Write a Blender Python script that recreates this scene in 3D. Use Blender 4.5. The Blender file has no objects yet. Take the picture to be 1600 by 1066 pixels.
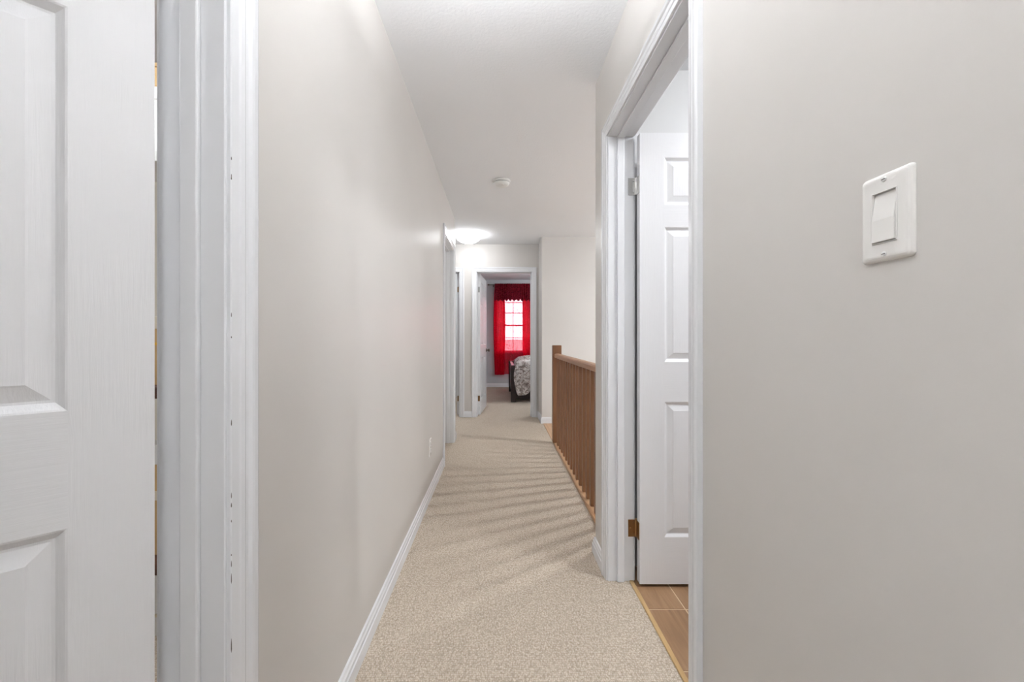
import bpy, bmesh, math, random
from mathutils import Vector, Matrix

random.seed(7)
SC = bpy.context.scene
COL = SC.collection
R = math.radians

# ------------------------------------------------------------------ camera, world, exposure
F_PX, VPX, VPY, CAM_H = 630.0, 779.0, 528.0, 1.12
cam_d = bpy.data.cameras.new('camera')
cam_d.sensor_fit = 'HORIZONTAL'
cam_d.sensor_width = 36.0
cam_d.lens = 36.0 * F_PX / 1600.0
cam_d.shift_x = (800 - VPX) / 1600.0
cam_d.shift_y = (VPY - 533.0) / 1600.0
cam_d.clip_start = 0.02
cam = bpy.data.objects.new('camera', cam_d)
COL.objects.link(cam)
cam.location = (0, 0, CAM_H)
cam.rotation_euler = (R(90), 0, 0)
SC.camera = cam

world = bpy.data.worlds.new('overcast_sky')
SC.world = world
world.use_nodes = True
bg = world.node_tree.nodes['Background']
bg.inputs[0].default_value = (0.93, 0.97, 1.0, 1)
bg.inputs[1].default_value = 6.0

SC.view_settings.view_transform = 'Standard'
SC.view_settings.look = 'None'
SC.view_settings.gamma = 1.0
SC.view_settings.use_curve_mapping = False
SC.view_settings.exposure = 0.36

# lamp strengths; the hall back, store and side lamps are added fill
LAMP_HALL_NEAR, LAMP_HALL_FAR, LAMP_BATH, LAMP_STAIR = 138.0, 20.0, 66.0, 1050.0
FILL_HALL_BACK, LAMP_BED, FILL_STORE, FILL_SIDE = 300.0, 560.0, 60.0, 30.0

# ------------------------------------------------------------------ helpers
class MB:
    """collects geometry for ONE mesh object"""
    def __init__(s):
        s.v, s.f, s.m, s.sm = [], [], [], []
    def add(s, vs, fs, mi=0, smooth=False):
        o = len(s.v)
        s.v += [tuple(p) for p in vs]
        for f in fs:
            s.f.append(tuple(o + i for i in f)); s.m.append(mi); s.sm.append(smooth)
        return s
    def box(s, x0, x1, y0, y1, z0, z1, mi=0):
        x0, x1 = min(x0, x1), max(x0, x1); y0, y1 = min(y0, y1), max(y0, y1); z0, z1 = min(z0, z1), max(z0, z1)
        vs = [(x, y, z) for z in (z0, z1) for y in (y0, y1) for x in (x0, x1)]
        fs = [(0, 2, 3, 1), (4, 5, 7, 6), (0, 1, 5, 4), (2, 6, 7, 3), (0, 4, 6, 2), (1, 3, 7, 5)]
        return s.add(vs, fs, mi)
    def loft(s, rings, mi=0, cap=True, smooth=False, closed=True):
        n = len(rings[0]); vs = [p for r in rings for p in r]; fs = []
        for k in range(len(rings) - 1):
            for i in range(n if closed else n - 1):
                j = (i + 1) % n
                fs.append((k*n+i, k*n+j, (k+1)*n+j, (k+1)*n+i))
        if cap:
            fs.append(tuple(range(n))[::-1]); fs.append(tuple((len(rings)-1)*n + i for i in range(n)))
        return s.add(vs, fs, mi, smooth)
    def lathe(s, prof, c=(0, 0, 0), axis='z', n=32, mi=0, smooth=True):
        rings = []
        for r, h in prof:
            ring = []
            for i in range(n):
                a = 2*math.pi*i/n
                p = (r*math.cos(a), r*math.sin(a), h)
                if axis == 'x': p = (h, p[0], p[1])
                if axis == 'y': p = (p[0], h, p[1])
                ring.append((p[0]+c[0], p[1]+c[1], p[2]+c[2]))
            rings.append(ring)
        return s.loft(rings, mi, True, smooth)
    def grid(s, P, mi=0, smooth=True):
        nr, nc = len(P), len(P[0])
        return s.add([p for r in P for p in r],
                     [(i*nc+j, i*nc+j+1, (i+1)*nc+j+1, (i+1)*nc+j) for i in range(nr-1) for j in range(nc-1)], mi, smooth)
    def build(s, name, mats, parent=None, bevel=0.0, seg=2, recalc=True):
        me = bpy.data.meshes.new(name)
        me.from_pydata(s.v, [], s.f)
        for i, p in enumerate(me.polygons):
            p.material_index = s.m[i]; p.use_smooth = s.sm[i]
        if recalc or bevel:
            b = bmesh.new(); b.from_mesh(me)
            if recalc: bmesh.ops.recalc_face_normals(b, faces=b.faces)
            if bevel:
                ed = [e for e in b.edges if len(e.link_faces) == 2 and e.calc_face_angle(0) > 0.5]
                bmesh.ops.bevel(b, geom=ed, offset=bevel, segments=seg, profile=0.5, affect='EDGES', clamp_overlap=True)
            b.to_mesh(me); b.free()
        for m in (mats if isinstance(mats, (list, tuple)) else [mats]):
            me.materials.append(m)
        ob = bpy.data.objects.new(name, me)
        COL.objects.link(ob)
        if parent: ob.parent = parent
        return ob

def tag(o, label=None, cat=None, group=None, kind=None):
    if label: o['label'] = label
    if cat: o['category'] = cat
    if group: o['group'] = group
    if kind: o['kind'] = kind
    return o

def empty(name, loc=(0, 0, 0), rz=0.0):
    o = bpy.data.objects.new(name, None)
    COL.objects.link(o)
    o.location = loc; o.rotation_euler = (0, 0, rz); o.empty_display_size = 0.1
    return o

def inst(name, src, parent=None, loc=(0, 0, 0), rot=(0, 0, 0)):
    o = bpy.data.objects.new(name, src.data if hasattr(src, 'data') else src)
    COL.objects.link(o)
    o.parent = parent; o.location = loc; o.rotation_euler = rot
    return o

def lin(c):
    return tuple((x/255/12.92 if x/255 <= .04045 else ((x/255+.055)/1.055)**2.4) for x in c) + (1.0,)

# ------------------------------------------------------------------ materials
class NT:
    def __init__(s, name):
        s.mat = bpy.data.materials.new(name); s.mat.use_nodes = True
        s.t = s.mat.node_tree; s.p = s.t.nodes['Principled BSDF']; s.out = s.t.nodes['Material Output']
    def n(s, kind, **kw):
        nd = s.t.nodes.new(kind)
        for k, v in kw.items():
            if isinstance(k, str) and hasattr(nd, k): setattr(nd, k, v)
            else: nd.inputs[k].default_value = v
        return nd
    def l(s, a, b): s.t.links.new(a, b)
    def coords(s, scale=(1, 1, 1), kind='Object', rot=(0, 0, 0)):
        tc = s.n('ShaderNodeTexCoord'); mp = s.n('ShaderNodeMapping')
        mp.inputs['Scale'].default_value = scale; mp.inputs['Rotation'].default_value = rot
        s.l(tc.outputs[kind], mp.inputs['Vector'])
        return mp.outputs['Vector']
    def noise(s, vec, scale, detail=2.0, rough=.5, dist=0.0):
        nd = s.n('ShaderNodeTexNoise'); s.l(vec, nd.inputs['Vector'])
        nd.inputs['Scale'].default_value = scale; nd.inputs['Detail'].default_value = detail
        nd.inputs['Roughness'].default_value = rough; nd.inputs['Distortion'].default_value = dist
        return nd.outputs['Fac']
    def ramp(s, fac, stops):
        nd = s.n('ShaderNodeValToRGB'); s.l(fac, nd.inputs['Fac'])
        e = nd.color_ramp.elements
        while len(e) < len(stops): e.new(0.5)
        for i, (p, c) in enumerate(stops):
            e[i].position = p; e[i].color = c
        return nd.outputs['Color']
    def bump(s, h, strength, dist=.002):
        nd = s.n('ShaderNodeBump'); s.l(h, nd.inputs['Height'])
        nd.inputs['Strength'].default_value = strength; nd.inputs['Distance'].default_value = dist
        s.l(nd.outputs['Normal'], s.p.inputs['Normal'])
        return nd
    def base(s, c=None, rough=.5, metal=0.0, spec=.5):
        if c is not None: s.p.inputs['Base Color'].default_value = c
        s.p.inputs['Roughness'].default_value = rough; s.p.inputs['Metallic'].default_value = metal
        s.p.inputs['Specular IOR Level'].default_value = spec
        return s

def m_plain(name, c, rough=.5, metal=0.0, spec=.5):
    return NT(name).base(lin(c), rough, metal, spec).mat

def m_paint(name, c, rough=.42, bump=.06, scale=260, spec=.5):
    t = NT(name).base(lin(c), rough, 0, spec)
    v = t.coords()
    h = t.noise(v, scale, 3)
    t.bump(h, bump, .001)
    w = t.noise(v, 1.7, 3)                      # faint unevenness of a hand-rolled coat
    d = tuple(x*.965 for x in lin(c)[:3]) + (1,)
    t.l(t.ramp(w, [(.35, d), (.65, lin(c))]), t.p.inputs['Base Color'])
    return t.mat

def m_ceiling():
    t = NT('stippled_ceiling_paint').base(lin((238, 239, 241)), .9, 0, .2)
    v = t.coords()
    h = t.noise(v, 75, 4, .6)
    t.bump(h, .35, .004)
    return t.mat

def m_grain(name, c, axis, rough=.32):
    t = NT(name).base(lin(c), rough, 0, .5)
    sc = [26, 26, 26]; sc[axis] = 1.3
    v = t.coords(tuple(sc))
    h = t.noise(v, 9, 3, .55, .6)
    t.bump(h, .28, .0016)
    return t.mat

def m_carpet():
    t = NT('berber_carpet').base(None, .95, 0, .1)
    v = t.coords((1.0, .72, 1.0))
    vo = t.n('ShaderNodeTexVoronoi'); t.l(v, vo.inputs['Vector']); vo.inputs['Scale'].default_value = 165
    vo.inputs['Randomness'].default_value = .55
    fleck = t.noise(v, 130, 2)
    big = t.noise(v, 2.2, 3)
    c1 = t.ramp(vo.outputs['Distance'], [(.15, lin((232, 224, 214))), (.75, lin((186, 175, 162)))])
    c2 = t.ramp(fleck, [(.35, lin((214, 204, 191))), (.68, lin((244, 239, 231)))])
    mx = t.n('ShaderNodeMix', data_type='RGBA', blend_type='MULTIPLY'); mx.inputs['Factor'].default_value = .8
    t.l(c1, mx.inputs['A']); t.l(c2, mx.inputs['B'])
    c3 = t.ramp(big, [(.3, (.93, .93, .93, 1)), (.7, (1, 1, 1, 1))])
    m2 = t.n('ShaderNodeMix', data_type='RGBA', blend_type='MULTIPLY'); m2.inputs['Factor'].default_value = 1
    t.l(mx.outputs['Result'], m2.inputs['A']); t.l(c3, m2.inputs['B'])
    hs = t.n('ShaderNodeBrightContrast'); hs.inputs['Bright'].default_value = .0
    t.l(m2.outputs['Result'], hs.inputs['Color']); t.l(hs.outputs['Color'], t.p.inputs['Base Color'])
    inv = t.n('ShaderNodeMath', operation='SUBTRACT'); inv.inputs[0].default_value = 1
    t.l(vo.outputs['Distance'], inv.inputs[1])
    t.bump(inv.outputs[0], .55, .004)
    return t.mat

def m_wood(name, dark, light, axis=2, rough=.38, scale=1.0):
    t = NT(name).base(None, rough, 0, .4)
    sc = [30*scale]*3; sc[axis] = 1.6*scale
    v = t.coords(tuple(sc))
    a = t.noise(v, 1.0, 4, .6, .8)
    t.l(t.ramp(a, [(.3, lin(dark)), (.7, lin(light))]), t.p.inputs['Base Color'])
    b = t.noise(v, 4, 3)
    t.bump(b, .12, .001)
    return t.mat

def m_tile():
    t = NT('tan_streaked_tile').base(None, .35, 0, .45)
    v = t.coords((9, .9, 1))
    info = t.n('ShaderNodeObjectInfo')
    ad = t.n('ShaderNodeVectorMath', operation='ADD')
    mu = t.n('ShaderNodeVectorMath', operation='SCALE'); mu.inputs[0].default_value = (17, 31, 5)
    t.l(info.outputs['Random'], mu.inputs['Scale']); t.l(v, ad.inputs[0]); t.l(mu.outputs[0], ad.inputs[1])
    a = t.noise(ad.outputs[0], 2.4, 4, .6, .7)
    t.l(t.ramp(a, [(.25, lin((118, 88, 62))), (.55, lin((150, 117, 86))), (.8, lin((168, 136, 104)))]), t.p.inputs['Base Color'])
    return t.mat

def m_metal(name, c, rough=.3):
    return NT(name).base(lin(c), rough, 1.0).mat

def m_glow(name, c, strength):
    t = NT(name)
    t.base(lin((250, 250, 248)), .3)
    t.p.inputs['Emission Color'].default_value = c
    t.p.inputs['Emission Strength'].default_value = strength
    return t.mat

def m_curtain(name, c_lo, c_hi, clear, transl):
    t = NT(name); t.t.nodes.remove(t.p)
    v = t.coords((1, 1, 1))
    vo = t.n('ShaderNodeTexVoronoi'); t.l(v, vo.inputs['Vector']); vo.inputs['Scale'].default_value = 17
    fl = t.noise(v, 34, 3, .6, 1.0)
    col = t.ramp(fl, [(.38, lin(c_lo)), (.66, lin(c_hi))])
    df = t.n('ShaderNodeBsdfDiffuse'); tl = t.n('ShaderNodeBsdfTranslucent'); tp = t.n('ShaderNodeBsdfTransparent')
    t.l(col, df.inputs['Color']); t.l(col, tl.inputs['Color'])
    tp.inputs['Color'].default_value = (1, .52, .58, 1)
    m1 = t.n('ShaderNodeMixShader'); m1.inputs[0].default_value = transl
    t.l(df.outputs[0], m1.inputs[1]); t.l(tl.outputs[0], m1.inputs[2])
    m2 = t.n('ShaderNodeMixShader')
    mr = t.ramp(vo.outputs['Distance'], [(.10, (clear*.35,)*3 + (1,)), (.4, (clear,)*3 + (1,))])
    t.l(mr, m2.inputs[0]); t.l(m1.outputs[0], m2.inputs[1]); t.l(tp.outputs[0], m2.inputs[2])
    t.l(m2.outputs[0], t.out.inputs['Surface'])
    return t.mat

def m_floral():
    t = NT('floral_comforter_cloth').base(None, .85, 0, .15)
    v = t.coords()
    a = t.noise(v, 11, 4, .62, 1.6)
    b = t.noise(v, 26, 3, .6, .8)
    ca = t.ramp(a, [(.40, lin((138, 122, 116))), (.47, lin((182, 170, 164))), (.53, lin((216, 209, 205))), (.62, lin((226, 221, 218)))])
    cb = t.ramp(b, [(.40, lin((112, 100, 98))), (.50, (1, 1, 1, 1))])
    mx = t.n('ShaderNodeMix', data_type='RGBA', blend_type='MULTIPLY'); mx.inputs['Factor'].default_value = .55
    t.l(ca, mx.inputs['A']); t.l(cb, mx.inputs['B']); t.l(mx.outputs['Result'], t.p.inputs['Base Color'])
    return t.mat

def m_glass():
    t = NT('window_glass'); t.t.nodes.remove(t.p)
    tp = t.n('ShaderNodeBsdfTransparent'); gl = t.n('ShaderNodeBsdfGlossy'); gl.inputs['Roughness'].default_value = .03
    fr = t.n('ShaderNodeFresnel'); fr.inputs['IOR'].default_value = 1.45
    mx = t.n('ShaderNodeMixShader')
    t.l(fr.outputs[0], mx.inputs[0]); t.l(tp.outputs[0], mx.inputs[1]); t.l(gl.outputs[0], mx.inputs[2])
    t.l(mx.outputs[0], t.out.inputs['Surface'])
    return t.mat

M = dict(
    wall=m_paint('greige_satin_paint', (211, 207, 203), .40),
    bedwall=m_paint('cool_grey_paint', (203, 205, 208), .55),
    bathwall=m_paint('pale_grey_paint', (222, 222, 222), .5),
    ceiling=m_ceiling(),
    trim=m_paint('white_gloss_trim', (233, 234, 237), .27, .012, 90),
    stile=m_grain('white_door_upright_grain', (232, 232, 234), 2),
    rail=m_grain('white_door_level_grain', (232, 232, 234), 0),
    carpet=m_carpet(),
    oak=m_wood('oak_stain', (116, 79, 52), (132, 92, 62), 2),
    oakrail=m_wood('oak_stain_rail', (158, 116, 84), (180, 138, 104), 1),
    nosing=m_wood('oak_nosing', (176, 137, 102), (198, 160, 124), 1),
    strip=m_wood('tan_threshold', (178, 146, 100), (205, 174, 128), 1, .45),
    tile=m_tile(),
    grout=m_plain('pale_grout', (206, 182, 154), .8),
    steel=m_metal('brushed_nickel', (176, 175, 173), .36),
    bronze=m_metal('aged_brass', (150, 118, 82), .38),
    dark=m_plain('dark_gap', (40, 34, 30), .6),
    plastic=m_plain('white_plastic', (238, 236, 233), .26),
    plastic2=m_plain('soft_white_plastic', (228, 228, 226), .4),
    slot=m_plain('socket_slot_black', (40, 40, 40), .5),
    bowl_rim=m_plain('lamp_pan_white', (240, 240, 238), .35),
    curtain=m_curtain('red_sheer_curtain', (190, 6, 34), (228, 24, 58), .40, .74),
    drape=m_curtain('red_drape', (196, 6, 36), (226, 22, 58), .03, .80),
    valance=m_curtain('dark_red_valance', (66, 6, 16), (138, 34, 48), .0, .10),
    rod=m_metal('curtain_rod_metal', (120, 112, 104), .35),
    espresso=m_wood('espresso_bed_wood', (30, 19, 18), (52, 36, 33), 0, .35),
    sheet=m_plain('white_mattress_cloth', (222, 218, 216), .9),
    floral=m_floral(),
    glass=m_glass(),
    ground=m_plain('pale_street_ground', (104, 106, 104), .9),
    shelf=m_wood('brown_shelf_board', (70, 42, 30), (98, 62, 44), 0, .5),
    box_tan=m_plain('tan_cardboard', (214, 180, 128), .85),
    box_cream=m_plain('cream_cardboard', (232, 222, 200), .85),
    box_white=m_plain('white_bin', (236, 236, 234), .5),
    box_yellow=m_plain('yellow_tape', (238, 190, 70), .6),
    cream=m_paint('cream_room_paint', (232, 226, 214), .6),
    chip=m_plain('bare_paint_chip', (96, 90, 84), .8),
)

# ------------------------------------------------------------------ dimensions
CZ = 2.44                       # ceiling
XL, XR, WT = -0.484, 0.505, 0.115
YF = 5.69                       # far wall of the hall
YB = -1.6                       # wall behind the camera
HEAD = 2.045                    # clear door height
A0, A1 = -0.055, 0.710          # opening in the left wall beside the camera
B0, B1 = 3.575, 4.290           # second opening in the left wall
C0, C1 = -1.271, -0.556         # far wall, left opening
D0, D1 = -0.306, 0.464          # far wall, bedroom opening
E0, E1 = 1.060, 1.855           # bathroom opening in the right wall
JB = 0.02                       # jamb board
CARP = 0.58                     # edge of the carpet at the stairwell

def wall_with_openings(name, label, axis, c0, c1, a0, a1, ops, mat, z0=0.0):
    """axis 'y': wall runs along y between a0..a1, thickness x c0..c1 ; 'x': the other way round"""
    mb = MB()
    def bx(p, q, zz0, zz1):
        if axis == 'y': mb.box(c0, c1, p, q, zz0, zz1)
        else: mb.box(p, q, c0, c1, zz0, zz1)
    cur = a0
    for (p, q) in ops:
        bx(cur, p - JB, z0, CZ)
        bx(p - JB, q + JB, HEAD + JB, CZ)
        cur = q + JB
    bx(cur, a1, z0, CZ)
    return tag(mb.build(name, mat), label, 'wall', kind='structure')

# ------------------------------------------------------------------ structure
wall_with_openings('wall_left', 'long greige hallway wall on the left with two doorways', 'y', XL - WT, XL, YB, 4.5, [(A0, A1), (B0, B1)], M['wall'])
wall_with_openings('wall_right', 'greige hallway wall on the right holding the light switch', 'y', XR, XR + WT, YB, 2.1, [(E0, E1)], M['wall'])
wall_with_openings('wall_far', 'greige end wall of the hallway with the bedroom doorway', 'x', YF, YF + WT, -1.8, 0.566, [(C0, C1), (D0, D1)], M['wall'])
tag(MB().box(0.566, 2.85, 5.27, YF + WT, -2.8, CZ).build('wall_stair', M['wall']), 'greige wall block behind the oak railing at the stairs', 'wall', kind='structure')
tag(MB().box(2.75, 2.85, 2.1, 5.27, -2.8, CZ).build('wall_stair_side', M['wall']), 'greige outer side wall of the open stairwell', 'wall', kind='structure')
tag(MB().box(XR + WT, 2.85, 1.99, 2.1, -2.8, CZ).build('wall_bathroom', M['bathwall']), 'pale wall just behind the open bathroom door', 'wall', kind='structure')
tag(MB().box(2.3, 2.4, -0.6, 1.99, 0, CZ).build('wall_bathroom_side', M['bathwall']), 'pale far side wall inside the bathroom', 'wall', kind='structure')
tag(MB().box(XR + WT, 2.4, -0.7, -0.6, 0, CZ).build('wall_bathroom_near', M['bathwall']), 'pale bathroom wall nearest the hallway switch', 'wall', kind='structure')
tag(MB().box(-3.3, XR + WT, YB - .1, YB, 0, CZ).build('wall_back', M['wall']), 'greige wall closing the hallway behind the viewpoint', 'wall', kind='structure')
tag(MB().box(-1.9, XL - WT, 4.385, 4.5, 0, CZ).build('wall_recess', M['wall']), 'short wall turning left after the second doorway', 'wall', kind='structure')
tag(MB().box(-1.9, -1.8, 4.5, YF + WT, 0, CZ).build('wall_recess_end', M['wall']), 'greige wall ending the small recess on the left', 'wall', kind='structure')
tag(MB().box(-3.3, XL - WT, 2.9, 3.0, 0, CZ).build('wall_partition', M['cream']), 'cream partition between the two left rooms', 'wall', kind='structure')
tag(MB().box(-3.4, -3.3, YB - .1, 4.5, 0, CZ).build('wall_left_rooms', M['cream']), 'cream outer wall of the left rooms', 'wall', kind='structure')
tag(MB().box(-3.3, -1.9, 4.385, 4.5, 0, CZ).build('wall_left_rooms_end', M['cream']), 'cream end wall of the second left room', 'wall', kind='structure')
# bedroom
WX0, WX1, WZ0, WZ1, YW = -0.06, 0.732, 0.80, 2.05, 9.19
mb = MB()
mb.box(-0.535, WX0, YW, YW + .16, 0, CZ).box(WX1, 3.1, YW, YW + .16, 0, CZ).box(WX0, WX1, YW, YW + .16, 0, WZ0).box(WX0, WX1, YW, YW + .16, WZ1, CZ)
tag(mb.build('wall_bedroom', M['bedwall']), 'cool grey bedroom wall behind the red curtain', 'wall', kind='structure')
tag(MB().box(-0.535, -0.42, YF + WT, YW, 0, CZ).build('wall_bedroom_left', M['bedwall']), 'cool grey bedroom wall behind the open door', 'wall', kind='structure')
tag(MB().box(3.0, 3.1, YF + WT, YW, 0, CZ).build('wall_bedroom_right', M['bedwall']), 'cool grey bedroom wall beyond the bed', 'wall', kind='structure')
tag(MB().box(0.566, 3.1, YF + WT, YF + WT + .02, 0, CZ).build('wall_bedroom_near', M['bedwall']), 'cool grey bedroom wall backing onto the stairs', 'wall', kind='structure')
tag(MB().box(-1.9, -1.8, YF + WT, 7.6, 0, CZ).build('wall_spare_room', M['bathwall']), 'pale outer wall of the room past the recess', 'wall', kind='structure')
tag(MB().box(-1.9, -0.535, 7.6, 7.7, 0, CZ).build('wall_spare_room_far', M['bathwall']), 'pale far wall of the room past the recess', 'wall', kind='structure')
# floors
mb = MB()
mb.box(-3.4, 0.602, YB - .1, 2.1, -.25, 0).box(-3.4, CARP, 2.1, 5.27, -.25, 0).box(-3.4, 0.566, 5.27, YF + WT, -.25, 0).box(-3.4, 3.1, YF + WT, YW + .1, -.25, 0)
tag(mb.build('floor', M['carpet']), 'beige berber loop carpet running down the hallway', 'carpet', kind='structure')
fl = tag(MB().box(0.617, 2.4, -0.7, 1.99, -.25, -.0045).build('floor_bathroom', M['grout']), 'tan streaked tile floor inside the bathroom doorway', 'tile floor', kind='structure')
TS, TG = 0.311, 0.006
tile_me = MB().box(TG/2, TS - TG/2, TG/2, TS - TG/2, -.012, -.003).build('tile', M['tile'], fl, bevel=.0012, seg=1)
tx0, ty0 = 0.773 - TS, 1.668
first = True
for i in range(-0, 6):
    for j in range(-7, 2):
        x, y = tx0 + i*TS, ty0 + j*TS
        if x < .3 or x + TS > 2.4 or y + TS > 2.25 or y < -.7: continue
        x0, x1, y0, y1 = max(x + TG/2, .619), min(x + TS - TG/2, 2.4), y + TG/2, min(y + TS - TG/2, 1.988)
        if x1 - x0 < .01 or y1 - y0 < .01: continue
        full = (x0 == x + TG/2 and y1 == y + TS - TG/2)
        if full:
            if first: tile_me.location = (x, y, 0); first = False
            else: inst('tile', tile_me, fl, (x, y, 0))
        else:
            o = MB().box(0, x1 - x0, 0, y1 - y0, -.012, -.003).build('tile', M['tile'], fl); o.location = (x0, y0, 0)
tag(MB().box(0.601, 0.619, E0 - JB + .02, E1 - .001, -.01, .006).build('trim_1', M['strip'], bevel=.003), 'thin tan transition strip between carpet and bathroom tile', 'threshold', kind='structure')
tag(MB().box(-3.4, 3.1, YB - .1, YW + .16, CZ, CZ + .12).build('ceiling', M['ceiling']), 'white stippled ceiling over the hallway', 'ceiling', kind='structure')
tag(MB().box(-600, 600, YW + .5, 1500, -3.2, -3.0).build('ground_outside', M['ground']), 'pale street ground far below the bedroom window', 'ground', kind='structure')
tag(MB().box(0.58, 2.85, 2.0, 5.3, -2.95, -2.8).build('floor_stair_bottom', M['nosing']), 'wooden floor at the bottom of the stairwell', 'wood floor', kind='structure')

# ------------------------------------------------------------------ baseboards
BP = [(0, 0), (.015, 0), (.015, .047), (.0115, .051), (.0115, .064), (.008, .070), (.006, .080), (0, .083)]
def baseboard(name, label, p, q, nrm, m0=0.0, m1=0.0):
    """p,q end points (x,y) on the wall face, nrm the outward normal; m0/m1 lengthen ends (1 = outside mitre)"""
    d = Vector((q[0]-p[0], q[1]-p[1], 0)); L = d.length; d.normalize(); n = Vector((nrm[0], nrm[1], 0))
    r0 = [Vector((p[0], p[1], 0)) + n*t - d*(m0*t) + Vector((0, 0, z)) for t, z in BP]
    r1 = [Vector((q[0], q[1], 0)) + n*t + d*(m1*t) + Vector((0, 0, z)) for t, z in BP]
    return tag(MB().loft([r0, r1]).build(name, M['trim']), label, 'baseboard', kind='structure')
CW = 0.072                       # casing width incl. reveal
baseboard('baseboard_left', 'long white baseboard along the left hallway wall', (XL, A1 + .078), (XL, B0 - CW), (1, 0))
baseboard('baseboard_left_end', 'short white baseboard after the second left doorway', (XL, B1 + CW), (XL, 4.5), (1, 0), 0, 1)
baseboard('baseboard_left_near', 'white baseboard on the left beside the viewpoint', (XL, YB), (XL, A0 - .078), (1, 0))
baseboard('baseboard_right', 'short white baseboard between bathroom doorway and railing', (XR, E1 + .063), (XR, 2.1), (-1, 0), 0, 1)
baseboard('baseboard_right_end', 'white baseboard wrapping the wall end at the railing', (XR, 2.1), (CARP, 2.1), (0, 1), 1, 0)
baseboard('baseboard_right_near', 'white baseboard on the right below the switch', (XR, YB), (XR, E0 - .063), (-1, 0))
baseboard('baseboard_far', 'short white baseboard between the two far doorways', (C1 + CW, YF), (D0 - CW, YF), (0, -1))
baseboard('baseboard_far_right', 'tiny white baseboard right of the bedroom doorway', (D1 + CW, YF), (0.566, YF), (0, -1))
baseboard('baseboard_far_left', 'white baseboard at the left of the far recess', (-1.8, YF), (C0 - CW, YF), (0, -1))
baseboard('baseboard_return', 'white baseboard on the short wall return by the stairs', (0.566, YF), (0.566, 5.27), (-1, 0), 0, 1)
baseboard('baseboard_stair', 'white baseboard at the stair head behind the newel', (0.566, 5.27), (0.69, 5.27), (0, -1), 1, 0)
baseboard('baseboard_bedroom', 'white bedroom baseboard under the red curtain', (-0.42, YW), (3.0, YW), (0, -1))
baseboard('baseboard_bedroom_left', 'white bedroom baseboard behind the open door', (-0.42, YF + WT), (-0.42, YW), (1, 0))
baseboard('baseboard_recess', 'white baseboard in the recess facing the far wall', (-1.8, 4.5), (XL, 4.5), (0, 1), 0, 1)

# ------------------------------------------------------------------ door frames
CP0 = [(0, 0), (0, .0075), (.002, .0095), (.018, .0105), (.022, .0125), (.030, .0135), (.034, .0118), (.040, .0125), (.046, .0165),
      (.052, .0178), (.060, .0178), (.0645, .016), (.066, .013), (.066, 0)]
REV = .006
def door_frame(name, label, axis, face, depth, o0, o1, nsgn, cw=.066, room_casing=True):
    """axis: direction along the wall; face: coordinate of the hall face; depth: signed coordinate of the room face; nsgn: outward normal sign"""
    root = tag(empty(name), label, 'door frame', kind='structure')
    def P(a, t, z, fc=face, ns=nsgn):
        return (fc + ns*t, a, z) if axis == 'y' else (a, fc + ns*t, z)
    CP = [(u*cw/.066, t) for u, t in CP0]
    faces = [(face, nsgn)] + ([(depth, -nsgn)] if room_casing else [])
    for fc, ns in faces:
        for sgn, o in ((-1, o0), (1, o1)):
            r0 = [P(o + sgn*(REV + u), t, 0, fc, ns) for u, t in CP]
            r1 = [P(o + sgn*(REV + u), t, HEAD + REV + u, fc, ns) for u, t in CP]
            MB().loft([r0, r1]).build('casing', M['trim'], root)
        r0 = [P(o0 - REV - u, t, HEAD + REV + u, fc, ns) for u, t in CP]
        r1 = [P(o1 + REV + u, t, HEAD + REV + u, fc, ns) for u, t in CP]
        MB().loft([r0, r1]).build('head_casing', M['trim'], root)
    def bx(mb, a0, a1, d0, d1, z0, z1):
        return mb.box(d0, d1, a0, a1, z0, z1) if axis == 'y' else mb.box(a0, a1, d0, d1, z0, z1)
    e = .0015
    f0, f1 = min(face, depth) - e, max(face, depth) + e
    bx(MB(), o0 - JB + .001, o0, f0, f1, 0, HEAD + JB - .001).build('jamb', M['trim'], root, bevel=.0012, seg=1)
    bx(MB(), o1, o1 + JB - .001, f0, f1, 0, HEAD + JB - .001).build('jamb', M['trim'], root, bevel=.0012, seg=1)
    bx(MB(), o0, o1, f0, f1, HEAD, HEAD + JB - .001).build('head_jamb', M['trim'], root, bevel=.0012, seg=1)
    inward = 1 if depth > face else -1
    s1 = depth - inward*.044; s0 = s1 - inward*.032
    bx(MB(), o0, o0 + .011, s0, s1, 0, HEAD).build('stop', M['trim'], root, bevel=.003)
    bx(MB(), o1 - .011, o1, s0, s1, 0, HEAD).build('stop', M['trim'], root, bevel=.003)
    bx(MB(), o0 + .011, o1 - .011, s0, s1, HEAD - .011, HEAD).build('head_stop', M['trim'], root, bevel=.003)
    return root
frame_a = door_frame('trim_2', 'white chipped door frame at the left beside the camera', 'y', XL, XL - WT, A0, A1, 1, .072)
door_frame('trim_3', 'white frame of the second left doorway past the outlet', 'y', XL, XL - WT, B0, B1, 1)
door_frame('trim_4', 'white frame of the far left doorway beside the bedroom', 'x', YF, YF + WT, C0, C1, -1)
door_frame('trim_5', 'white frame of the bedroom doorway at the hall end', 'x', YF, YF + WT, D0, D1, -1)
door_frame('trim_6', 'white frame of the bathroom doorway on the right', 'y', XR, XR + WT, E0, E1, -1, .057)

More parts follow.
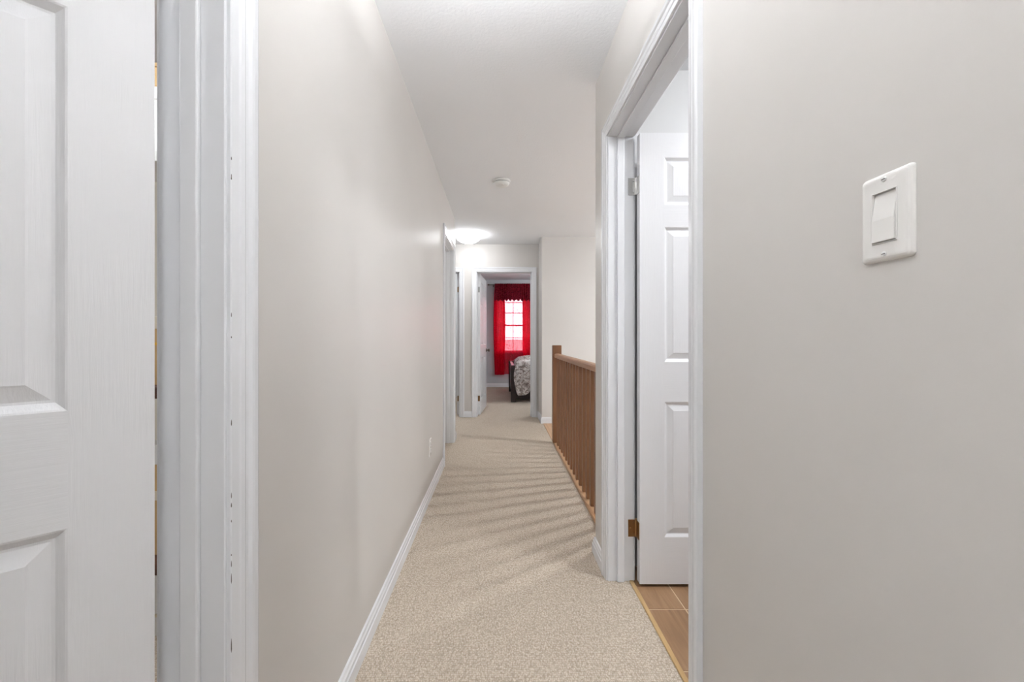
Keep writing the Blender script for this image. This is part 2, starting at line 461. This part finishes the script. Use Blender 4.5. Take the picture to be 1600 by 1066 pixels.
# chipped paint along the near edge of the left casing
mb = MB()
for py, h in [(247, 5), (274, 5), (278, 5), (492, 7), (527, 3), (661, 10), (775, 9), (790, 7), (815, 4), (868, 3), (882, 10), (905, 16), (1010, 22)]:
    yy = A1 + REV; z = CAM_H - (py - VPY)*yy/F_PX; hh = h*yy/F_PX/2
    x = XL + .0088; w = .0006 + random.random()*.0005
    mb.lathe([(.0002, -hh), (w, -hh*.5), (w*.8, hh*.4), (.0002, hh)], (x, yy + .0012, z), n=6, smooth=False)
o = mb.build('paint_chip', M['chip'], frame_a); o['kind'] = 'stuff'; o['label'] = 'dark specks of chipped paint'

# ------------------------------------------------------------------ six-panel doors
DT, DH, Z_UNDER = .035, 2.03, .012
ROWS = [(.210, .821), (.998, 1.607), (1.706, 1.920)]
MULL = .105
_panel_cache = {}
def panel_mesh(w, h):
    key = (round(w, 4), round(h, 4))
    if key in _panel_cache: return _panel_cache[key]
    mb = MB()
    prof = [(0, 0), (.003, .0010), (.013, .0085), (.017, .0088), (.039, .0028), (.042, .0014)]
    for sy, yb in ((-1, -DT/2), (1, DT/2)):
        rings = []
        for o, d in prof:
            y = yb - sy*d
            rings.append([(o, y, o), (w - o, y, o), (w - o, y, h - o), (o, y, h - o)])
        n0 = len(mb.v)
        vs = [p for r in rings for p in r]; fs = []
        for k in range(len(rings) - 1):
            for i in range(4):
                j = (i + 1) % 4
                f = (k*4+i, k*4+j, k*4+4+j, k*4+4+i)
                fs.append(f if sy < 0 else f[::-1])
        l = (len(rings)-1)*4
        fs.append((l, l+1, l+2, l+3) if sy < 0 else (l+3, l+2, l+1, l))
        mb.add(vs, fs)
    o = mb.build('panel', M['stile'], recalc=False)
    me = o.data; bpy.data.objects.remove(o)
    _panel_cache[key] = me
    return me

def door(name, label, pin, closed, opening, s, W, hinge_zs, hinge_mats, knob_mat, STILE=.110):
    """local x runs from the hinge along the leaf; s=+1: the room the door opens into is on local +y"""
    root = tag(empty(name, (pin[0], pin[1], 0), R(closed + opening)), label, 'door', kind='structure')
    x0, x1 = .003, W - .002
    yf, yr = -s*.041, -s*.006                     # hall face, room face
    ya, yb = min(yf, yr), max(yf, yr)
    zb, zt = Z_UNDER, Z_UNDER + DH
    pw = (x1 - x0 - 2*STILE - MULL)/2
    cols = [(x0 + STILE, x0 + STILE + pw), (x1 - STILE - pw, x1 - STILE)]
    mb = MB()
    def slab(a, b, c, d, mi): mb.box(a, b, ya, yb, c, d, mi)
    slab(x0, x0 + STILE, zb, zt, 0); slab(x1 - STILE, x1, zb, zt, 0)
    zs = [zb] + [zb + v for r in ROWS for v in r] + [zt]
    for k in range(0, len(zs), 2): slab(x0 + STILE, x1 - STILE, zs[k], zs[k+1], 1)
    for (r0, r1) in ROWS: slab(cols[0][1], cols[1][0], zb + r0, zb + r1, 0)
    leaf = mb.build('door_leaf', [M['stile'], M['rail']], root)
    for (r0, r1) in ROWS:
        for (c0, c1) in cols:
            p = inst('panel', panel_mesh(c1 - c0, r1 - r0), leaf, (c0, (ya + yb)/2, zb + r0))
    inv = Matrix.Rotation(R(-opening), 3, 'Z')
    for z, hm in zip(hinge_zs, hinge_mats):
        mb = MB(); h = .039
        mb.lathe([(.0055, -h), (.0058, -h + .001), (.0058, h - .001), (.0055, h)], (0, 0, z), n=14)
        mb.lathe([(.003, h), (.0042, h + .003), (.003, h + .006), (.0005, h + .007)], (0, 0, z), n=10)
        mb.box(.0005, .0032, min(-s*.036, -s*.002), max(-s*.036, -s*.002), z - h, z + h)
        hg = mb.build('hinge', M[hm], root)
        m2 = MB().box(-.0008, .0016, min(-s*.036, -s*.002), max(-s*.036, -s*.002), z - h, z + h)
        m2.v = [tuple(inv @ Vector(v)) for v in m2.v]
        m2.build('jamb_plate', M[hm], hg)
        m3 = MB()
        for dz in (-.026, 0, .026):
            m3.lathe([(.0035, .0016), (.0032, .0024), (.0005, .0026)], (0, -s*(.012 if dz else .026), z + dz), axis='x', n=10)
        m3.v = [tuple(inv @ Vector(v)) for v in m3.v]
        m3.build('screws', M[hm], hg)
    for sy in (-1, 1):
        yk = ya if sy < 0 else yb
        prof = [(.031, 0), (.031, .004), (.026, .008), (.011, .011), (.010, .026), (.020, .032), (.027, .042), (.027, .052), (.020, .060), (.002, .063)]
        mb = MB().lathe([(r, yk + sy*h) for r, h in prof], (x1 - .06, 0, zb + .91), axis='y', n=24)
        mb.build('door_knob', M[knob_mat], root)
    return root

door('door_1', 'near white six-panel door with embossed grain, half open at left', (XL - WT - .006, A1 - .001), -90, -45, -1, .76,
     (.245, 1.83), ('steel', 'steel'), 'steel', .100)
door('door_2', 'white six-panel bathroom door standing open behind the right frame', (XR + WT + .012, E1 - .001), -90, 90, 1, .80,
     (.245, 1.815), ('bronze', 'steel'), 'steel')
door('door_3', 'far white six-panel bedroom door opened against the bedroom wall', (D0 + .001, YF + WT + .006), 0, 85, 1, .766,
     (.245, 1.815), ('bronze', 'steel'), 'rod')
door('door_4', 'far left white door seen edge-on inside its frame', (C1 - .001, YF + WT + .006), 180, -90, -1, .711,
     (.245, 1.815), ('bronze', 'bronze'), 'rod')

# ------------------------------------------------------------------ railing and stairs
rail = tag(empty('stair_railing', (0.615, 2.1, 0)), 'oak stair railing with square balusters and newel post along the hall', 'railing')
RX = 0.615
def loc(mb): mb.v = [(x - RX, y - 2.1, z) for x, y, z in mb.v]; return mb
mb = MB().box(.571, .660, 4.22, 4.309, 0.022, 1.041)
loc(mb).build('newel_post', M['oak'], rail, bevel=.004)
# handrail: moulded section swept along the hall
hp = [(-.031, .955-.040), (-.031, .955-.012), (-.024, .955-.002), (-.010, .955), (.010, .955), (.024, .955-.002), (.031, .955-.012), (.031, .955-.040), (.020, .955-.046), (-.020, .955-.046)]
mb = MB().loft([[(RX + a, y, z) for a, z in hp] for y in (2.1005, 4.22)])
loc(mb).build('handrail', M['oakrail'], rail)
b0 = None
n_b, sp = 17, .1225
for k in range(n_b):
    y = 4.22 - .115 - k*sp
    if b0 is None:
        b0 = MB().box(-.0175, .0175, -.0175, .0175, .022, .910).build('baluster', M['oak'], rail, bevel=.0045, seg=2)
        b0.location = (0, y - 2.1, 0)
    else:
        inst('baluster', b0, rail, (0, y - 2.1, 0))
np_ = [(.581, -.03), (.581, .016), (.586, .022), (.700, .022), (.706, .016), (.706, -.006), (.700, -.012), (.690, -.012), (.690, -.03)]
mb = MB().loft([[(a, y, z) for a, z in np_] for y in (2.1015, 4.32)])
loc(mb).build('base_shoe', M['nosing'], rail)
mb = MB().box(.581, .69, 2.1015, 4.32, -.30, -.031)
loc(mb).build('fascia', M['wall'], rail)

st = tag(empty('staircase', (.581, 4.33, 0)), 'oak top step and stairs going down beside the newel post', 'stairs')
for k in range(8):
    x = .581 + k*.25; z = .004 - k*.19
    xe = .83 + k*.25
    o = MB().box(x, x + .275 if k else x + .27, 4.325, 5.268, z - .035, z).build('tread', M['nosing'], st, bevel=.006); o.matrix_parent_inverse = Matrix.Translation((-.581, -4.33, 0))
    o = MB().box(x + .24, x + .255, 4.325, 5.268, z - .19, z - .036).build('riser', M['trim'], st); o.matrix_parent_inverse = Matrix.Translation((-.581, -4.33, 0))

# ------------------------------------------------------------------ switch and outlet
sw = tag(empty('light_switch', (XR, .522, 1.277), R(-90)), 'white rocker light switch plate on the right wall', 'light switch')
def rrect(w, h, r, y, n=5):
    pts = []
    for cx, cz, a0 in ((w/2 - r, h/2 - r, 0), (-w/2 + r, h/2 - r, 90), (-w/2 + r, -h/2 + r, 180), (w/2 - r, -h/2 + r, 270)):
        for k in range(n + 1):
            a = R(a0 + 90*k/n); pts.append((cx + r*math.cos(a), y, cz + r*math.sin(a)))
    return pts
def bev_plate(w, h, t, hole=None):
    prof = [(0, 0, .0055), (0, .0012, .0055), (.0009, .0030, .0050), (.0026, .0045, .0042), (.0052, .0055, .0032), (.0075, t, .0026)]
    rings = [rrect(w - 2*o, h - 2*o, r, -d) for o, d, r in prof]
    if hole:
        for d in (t, .0006): rings.append(rrect(hole[0], hole[1], .0008, -d))
    return MB().loft(rings, cap=True)
# local frame: x along the wall, -y out of the wall
bev_plate(.070, .1145, .0058, (.0345, .0682)).build('cover_plate', M['plastic'], sw)
mb = MB()
mb.loft([[(-.0171, -.001, -.0338), (.0171, -.001, -.0338), (.0171, -.001, .0338), (-.0171, -.001, .0338)],
         [(-.0171, -.0064, -.0338), (.0171, -.0064, -.0338), (.0171, -.0064, .0338), (-.0171, -.0064, .0338)],
         [(-.0160, -.0066, -.0328), (.0160, -.0066, -.0328), (.0160, -.0066, .0328), (-.0160, -.0066, .0328)],
         [(-.0158, -.0052, -.0326), (.0158, -.0052, -.0326), (.0158, -.0052, .0326), (-.0158, -.0052, .0326)],
         [(-.0157, -.0011, -.0325), (.0157, -.0011, -.0325), (.0157, -.0011, .0325), (-.0157, -.0011, .0325)]])
mb.build('switch_frame', M['plastic'], sw)
mb = MB()
sec = [(-.0012, -.0318), (-.0088, -.0318), (-.0084, -.0030), (-.0034, .0318), (-.0012, .0318)]
mb.loft([[(x, y, z) for y, z in sec] for x in (-.0152, .0152)])
mb.build('rocker', M['plastic'], sw, bevel=.0007)
for z in (.0484, -.0484):
    mb = MB().lathe([(.0034, -.0055), (.0032, -.0066), (.0020, -.0070), (.0003, -.0071)], (0, 0, z), axis='y', n=16)
    s_ = mb.build('screw', M['plastic2'], sw)
    MB().box(-.0026, .0026, -.0073, -.0069, z - .0004, z + .0004).build('slot', M['slot'], s_)

ou = tag(empty('wall_outlet', (XL, 2.84, .347), R(90)), 'small white power outlet low on the left wall', 'outlet')
bev_plate(.075, .122, .0056).build('cover_plate', M['plastic'], ou)
for z in (.0195, -.0195):
    mb = MB().lathe([(.0172, -.0052), (.0172, -.0070), (.0160, -.0074), (.0003, -.0074)], (0, 0, z), axis='y', n=20)
    sk = mb.build('socket', M['plastic2'], ou)
    for dx, hh in ((-.0063, .0042), (.0063, .0035)):
        MB().box(dx - .0011, dx + .0011, -.0078, -.0073, z + .003 - hh, z + .003 + hh).build('slot', M['slot'], sk)

# ------------------------------------------------------------------ smoke detector
sd = tag(empty('smoke_detector', (.024, 3.39, CZ)), 'round white smoke detector on the hallway ceiling', 'smoke detector')
MB().lathe([(.074, 0), (.075, -.004), (.073, -.012), (.066, -.014)], n=40).build('mounting_base', M['plastic2'], sd)
MB().lathe([(.058, -.0135), (.058, -.020)], n=40).build('vent_ring', M['slot'], sd)
MB().lathe([(.066, -.0195), (.067, -.023), (.064, -.032), (.056, -.040), (.040, -.043), (.002, -.044)], n=40).build('cover', M['plastic2'], sd)
MB().lathe([(.012, -.0425), (.012, -.0455), (.010, -.0465), (.001, -.0467)], (.012, -.028, 0), n=20).build('test_button', M['plastic'], sd)

# ------------------------------------------------------------------ ceiling lamps
def ceiling_lamp(label, x, y, strength, drop=0.0, size=1.0, up=False, colour=(.945, .972, 1.0, 1)):
    """frosted bowl under a white pan; drop > 0 hangs the open bowl on a short stem so that it also lights the ceiling"""
    t = tag(empty('ceiling_lamp', (x, y, CZ)), label, 'ceiling lamp', 'ceiling lamps')
    k = size
    MB().lathe([(.10*k, 0), (.152*k, -.003), (.152*k, -.012), (.145*k, -.014)], n=48).build('lamp_pan', M['bowl_rim'], t)
    if drop: MB().lathe([(.012, -.012), (.009, -.02), (.009, -drop - .01)], n=16).build('stem', M['steel'], t)
    pr = []
    for i in range(13):
        a = i/12*math.pi/2
        pr.append((k*(.163*math.cos(a)**.85 + .001), -drop - k*(.016 + .095*math.sin(a)**1.25)))
    if up:                                       # dim bowl; an added glowing disc on top sends even light upwards
        MB().lathe([(.150*k, -drop - .020), (.158*k, -drop - .0145)] + pr, n=48).build('glass_bowl', m_glow('lamp_bowl_soft_glow', colour, strength*.034), t)
        MB().lathe([(.140*k, -drop - .0185), (.138*k, -drop - .0165)], n=48).build('bulb_disc', m_glow('lamp_disc_glow', colour, strength), t)
    else:
        MB().lathe([(.158*k, -drop - .0145)] + pr, n=48).build('glass_bowl', m_glow('lamp_bowl_glow', colour, strength), t)
    for i in range(3):
        a = R(100 + 120*i)
        MB().lathe([(.004, -.006 - drop), (.0065, -.010 - drop), (.0065, -.022 - drop), (.003, -.026 - drop)], (.161*k*math.cos(a), .161*k*math.sin(a), 0), n=10).build('clip', M['steel'], t)
    return t
ceiling_lamp('lit frosted bowl lamp on the ceiling before the bedroom door', -.386, 5.15, LAMP_HALL_FAR)
ceiling_lamp('unseen hall lamp just above the viewpoint, uplight bowl added for even light', 0.01, 0.80, LAMP_HALL_NEAR, .26, 1.0, True)  # uplight form chosen to spread the light evenly off the ceiling
ceiling_lamp('added unseen fill light, uplight bowl on the hall ceiling behind the viewpoint', 0.0, -0.85, FILL_HALL_BACK, .26, 1.0, True)  # added fill for the jamb and door faces turned to the camera
ceiling_lamp('bowl lamp on the ceiling inside the bathroom', 1.6, 1.08, LAMP_BATH)
ceiling_lamp('bowl lamp on the ceiling over the stairwell', 2.6, 3.6, LAMP_STAIR, .0, .36)
ceiling_lamp('unseen bedroom lamp above the bed, uplight bowl added for softer light', 1.6, 7.2, LAMP_BED, .26, 1.0, True)  # uplight form chosen to soften the light falling through the doorway
ceiling_lamp('added unseen fill lamp on the ceiling of the room behind the near left door', -1.9, 1.0, FILL_STORE)  # unseen, added to brighten the room behind the door gap
ceiling_lamp('added unseen fill lamp on the ceiling of the second left room', -1.8, 3.7, FILL_SIDE)  # no fixture known here, added to brighten the room
ceiling_lamp('added unseen fill lamp on the ceiling of the far left room', -1.2, 6.7, FILL_SIDE)  # unseen lamp added so that this side room is lit

# ------------------------------------------------------------------ bedroom window
win = tag(empty('window_1', (WX0, YW, WZ0)), 'white divided bedroom window glowing behind the red curtain', 'window', kind='structure')
def wl(mb): mb.v = [(x - WX0, y - YW, z - WZ0) for x, y, z in mb.v]; return mb
mb = MB(); fw = .022; ya, yb = YW + .06, YW + .11
mb.box(WX0, WX0 + fw, ya, yb, WZ0, WZ1).box(WX1 - fw, WX1, ya, yb, WZ0, WZ1).box(WX0, WX1, ya, yb, WZ0, WZ0 + .03).box(WX0, WX1, ya, yb, WZ1 - .03, WZ1)
wl(mb).build('window_frame', M['trim'], win)
wl(MB().box(WX0, WX1, ya, yb, 1.388, 1.422)).build('meeting_rail', M['trim'], win)
for x in (.115, .336, .557):
    wl(MB().box(x - .008, x + .008, ya + .01, yb - .01, WZ0 + .03, WZ1 - .03)).build('muntin', M['trim'], win)
for z in (1.12, 1.69, 1.93):
    wl(MB().box(WX0 + fw, WX1 - fw, ya + .01, yb - .01, z - .009, z + .009)).build('muntin', M['trim'], win)
for (x0, x1) in ((WX0 + fw, .107), (.123, .328), (.344, .549), (.565, WX1 - fw)):
    zs = [WZ0 + .03, 1.12, 1.405, 1.69, 1.93, WZ1 - .03]
    for z0, z1 in zip(zs, zs[1:]):
        wl(MB().box(x0, x1, YW + .083, YW + .087, z0 + .004, z1 - .004)).build('pane', M['glass'], win)
wl(MB().box(WX0 - .03, WX1 + .03, YW - .035, YW + .06, WZ0 - .022, WZ0)).build('window_sill', M['trim'], win, bevel=.004)
wc = MB()
wc.box(WX0 - .05, WX0, YW - .014, YW - .001, WZ0 - .022, WZ1 + .05).box(WX1, WX1 + .05, YW - .014, YW - .001, WZ0 - .022, WZ1 + .05).box(WX0, WX1, YW - .014, YW - .001, WZ1, WZ1 + .05)
wl(wc).build('window_casing', M['trim'], win)

# curtain, valance, rod
CXL, CXR = -.085, .83
def cloth(x0, x1, z0, z1, yc, amp, folds, nx, nz, wav=0.0, bulge=0.0, seed=0, flip=1):
    rnd = random.Random(seed); ph = [rnd.random()*6.28 for _ in range(6)]
    P = []
    for i in range(nz + 1):
        v = i/nz; row = []
        for j in range(nx + 1):
            u = j/nx
            x = x0 + (x1 - x0)*u - bulge*math.sin(math.pi*(1 - v)**.8)*(1 - 2*u)
            k = 2*math.pi*folds*u
            a = amp*(.55 + .45*math.sin(2.3*u*6 + ph[0]))
            y = yc + a*math.sin(k + ph[1] + .5*math.sin(3*v + ph[2])) + .3*amp*math.sin(2.7*k + ph[3])*v
            zb = z0 + wav*math.sin(k*.55 + ph[4]) + wav*.5*math.sin(k*1.3 + ph[5])
            row.append((x, y, zb + (z1 - zb)*v))
        P.append(row)
    return MB().grid(P)
cu = cloth(CXL + .01, CXR - .01, .30, 2.30, YW - .075, .010, 9, 120, 20, .002, .0, 3).build('sheer_curtain', M['curtain'], recalc=False)
tag(cu, 'sheer pinkish red curtain in the middle of the bright bedroom window', 'curtain', 'red window curtains')
cu = cloth(CXL, .125, .285, 2.30, YW - .105, .013, 4.5, 60, 24, .002, .03, 8).build('curtain', M['drape'], recalc=False)
tag(cu, 'red drape at the left side of the bedroom window', 'curtain', 'red window curtains')
cu = cloth(.552, CXR, .285, 2.30, YW - .105, .013, 4.5, 60, 24, .002, .0, 9).build('curtain', M['drape'], recalc=False)
tag(cu, 'red drape at the right side of the bedroom window above the bed', 'curtain', 'red window curtains')
va = cloth(CXL - .005, CXR + .005, 1.955, 2.335, YW - .160, .014, 19, 190, 12, .018, .0, 5).build('valance', M['valance'], recalc=False)
tag(va, 'dark red gathered valance across the top of the curtain', 'valance')
ro = tag(empty('curtain_rod', (-.2, YW - .128, 2.312)), 'thin dark metal curtain rod with end finial', 'curtain rod')
MB().lathe([(.008, 0), (.008, 1.25)], axis='x', n=14).build('rod', M['rod'], ro)
MB().lathe([(.004, -.05), (.015, -.042), (.019, -.028), (.013, -.012), (.009, -.006), (.012, 0), (.008, .004)], axis='x', n=16).build('finial', M['rod'], ro)
MB().lathe([(.008, 1.246), (.012, 1.25), (.009, 1.256), (.013, 1.262), (.019, 1.278), (.015, 1.292), (.004, 1.3)], axis='x', n=16).build('finial', M['rod'], ro)
for x in (.085, 1.075):
    MB().box(x - .006, x + .006, .0, .126, -.008, .004).box(x - .014, x + .014, .122, .127, -.035, .02).build('bracket', M['rod'], ro, bevel=.002, seg=1)

# ------------------------------------------------------------------ bed
BX0, BX1, BY0, BY1 = .215, 2.35, 7.02, 8.45
bed = tag(empty('bed', (BX0, BY0, 0)), 'dark brown wooden bed frame inside the far bedroom', 'bed')
def bl(mb): mb.v = [(x - BX0, y - BY0, z) for x, y, z in mb.v]; return mb
for y in (BY0, BY1 - .07):
    bl(MB().box(BX0, BX0 + .09, y, y + .07, 0, .640)).build('post', M['espresso'], bed, bevel=.005)
    bl(MB().box(BX1 - .09, BX1, y, y + .07, 0, 1.1)).build('post', M['espresso'], bed, bevel=.005)
bl(MB().box(BX0 + .02, BX0 + .07, BY0 + .07, BY1 - .07, .12, .63)).build('footboard', M['espresso'], bed, bevel=.004)
bl(MB().box(BX1 - .07, BX1 - .02, BY0 + .07, BY1 - .07, .12, 1.08)).build('headboard', M['espresso'], bed, bevel=.004)
for y in (BY0 + .015, BY1 - .045):
    bl(MB().box(BX0 + .09, BX1 - .09, y, y + .03, .06, .33)).build('side_rail', M['espresso'], bed, bevel=.004)
bl(MB().box(BX0 + .10, BX1 - .10, BY0 + .05, BY1 - .05, .26, .66)).build('mattress', M['sheet'], bed, bevel=.05, seg=4)
# comforter draped over mattress and front rail
rnd = random.Random(4)
P = []
NX, NS = 80, 44
for j in range(NX + 1):
    u = j/NX
    x = BX0 + .095 + u*1.55
    row = []
    zb = .085 + .55*max(0, x - .34) if x < .62 else .24
    zb = zb + .02*math.sin(x*23)
    if x < .34: zb += (.34 - x)*3.5
    for i in range(NS + 1):
        v = i/NS
        if v < .5:
            w = v/.5
            y = BY1 - .06 - w*(BY1 - .06 - (BY0 - .005))
            z = .722 + .018*math.sin(x*9 + y*7) + .012*math.sin(y*17 + x*5)
            if u < .06: z -= (.06 - u)*1.1
            if w > .9: z -= .045*((w - .9)/.1)**2
        else:
            w = (v - .5)/.5
            z = .70 - w*(.70 - zb)
            fold = .020*math.sin(x*30 + 3*w) + .012*math.sin(x*53 - 2*w)
            y = BY0 - .012 - .035*math.sin(min(1, w*3)*math.pi/2) + fold*w
        xx = x - (.045*math.sin(math.pi*max(0, (v - .5)/.5)) if v > .5 else 0)*(1 - u)**6
        row.append((xx, y, z))
    P.append(row)
co = MB().grid(P).build('comforter', M['floral'], recalc=False)
sm = co.modifiers.new('thickness', 'SOLIDIFY'); sm.thickness = .018; sm.offset = 0
tag(co, 'white and grey-brown floral comforter spilling over the bed side', 'comforter')

# ------------------------------------------------------------------ storage seen through the gap beside the near left door
RK = (-1.40, 1.45)
rk = tag(empty('storage_rack', (RK[0], RK[1], 0)), 'brown shelf rack glimpsed through the gap of the near left door', 'shelf rack')
for x in (0, .76):
    for y in (0, .36):
        MB().box(x, x + .04, y, y + .04, 0, 1.80).build('upright', M['box_white'], rk, bevel=.003, seg=1)
for z, bm in ((.262, 'shelf'), (.900, 'shelf'), (1.755, 'box_white')):
    MB().box(.002, .798, .002, .398, z, z + .042).build('shelf_board', M[bm], rk, bevel=.003, seg=1)
MB().box(.04, .76, .37, .385, .30, 1.75).build('back_panel', M['box_cream'], rk)
def carton(label, z0, z1, mat, lid, band=None, b0=.36, b1=.44):
    t = tag(empty('carton', (RK[0] + .06, RK[1] + .06, z0)), label, 'box', 'boxes on the shelf rack')
    w, h = .64, z1 - z0
    MB().box(0, w, 0, .28, 0, h*.84).build('carton_body', M[mat], t, bevel=.004)
    MB().box(-.004, w + .004, -.004, .284, h*.82, h).build('lid', M[lid], t, bevel=.003)
    if band: MB().box(-.005, w + .005, -.005, .286, h*b0, h*b1).build('tape', M[band], t)
carton('cream carton with yellow tape on the middle shelf behind the near left door', .943, 1.20, 'box_tan', 'box_cream', 'box_yellow', .58, .62)
carton('tan carton with white lid on the low shelf behind the near left door', .305, .72, 'box_tan', 'box_white', 'box_cream', .50, .58)
carton('white bin on top of the rack behind the near left door', 1.798, 2.06, 'box_white', 'box_white')
carton('flat tan carton topmost on the rack behind the near left door', 2.062, 2.15, 'box_tan', 'box_tan')
carton('white bin on the floor under the shelf rack', .001, .25, 'box_white', 'box_white', 'box_cream', .3, .34)
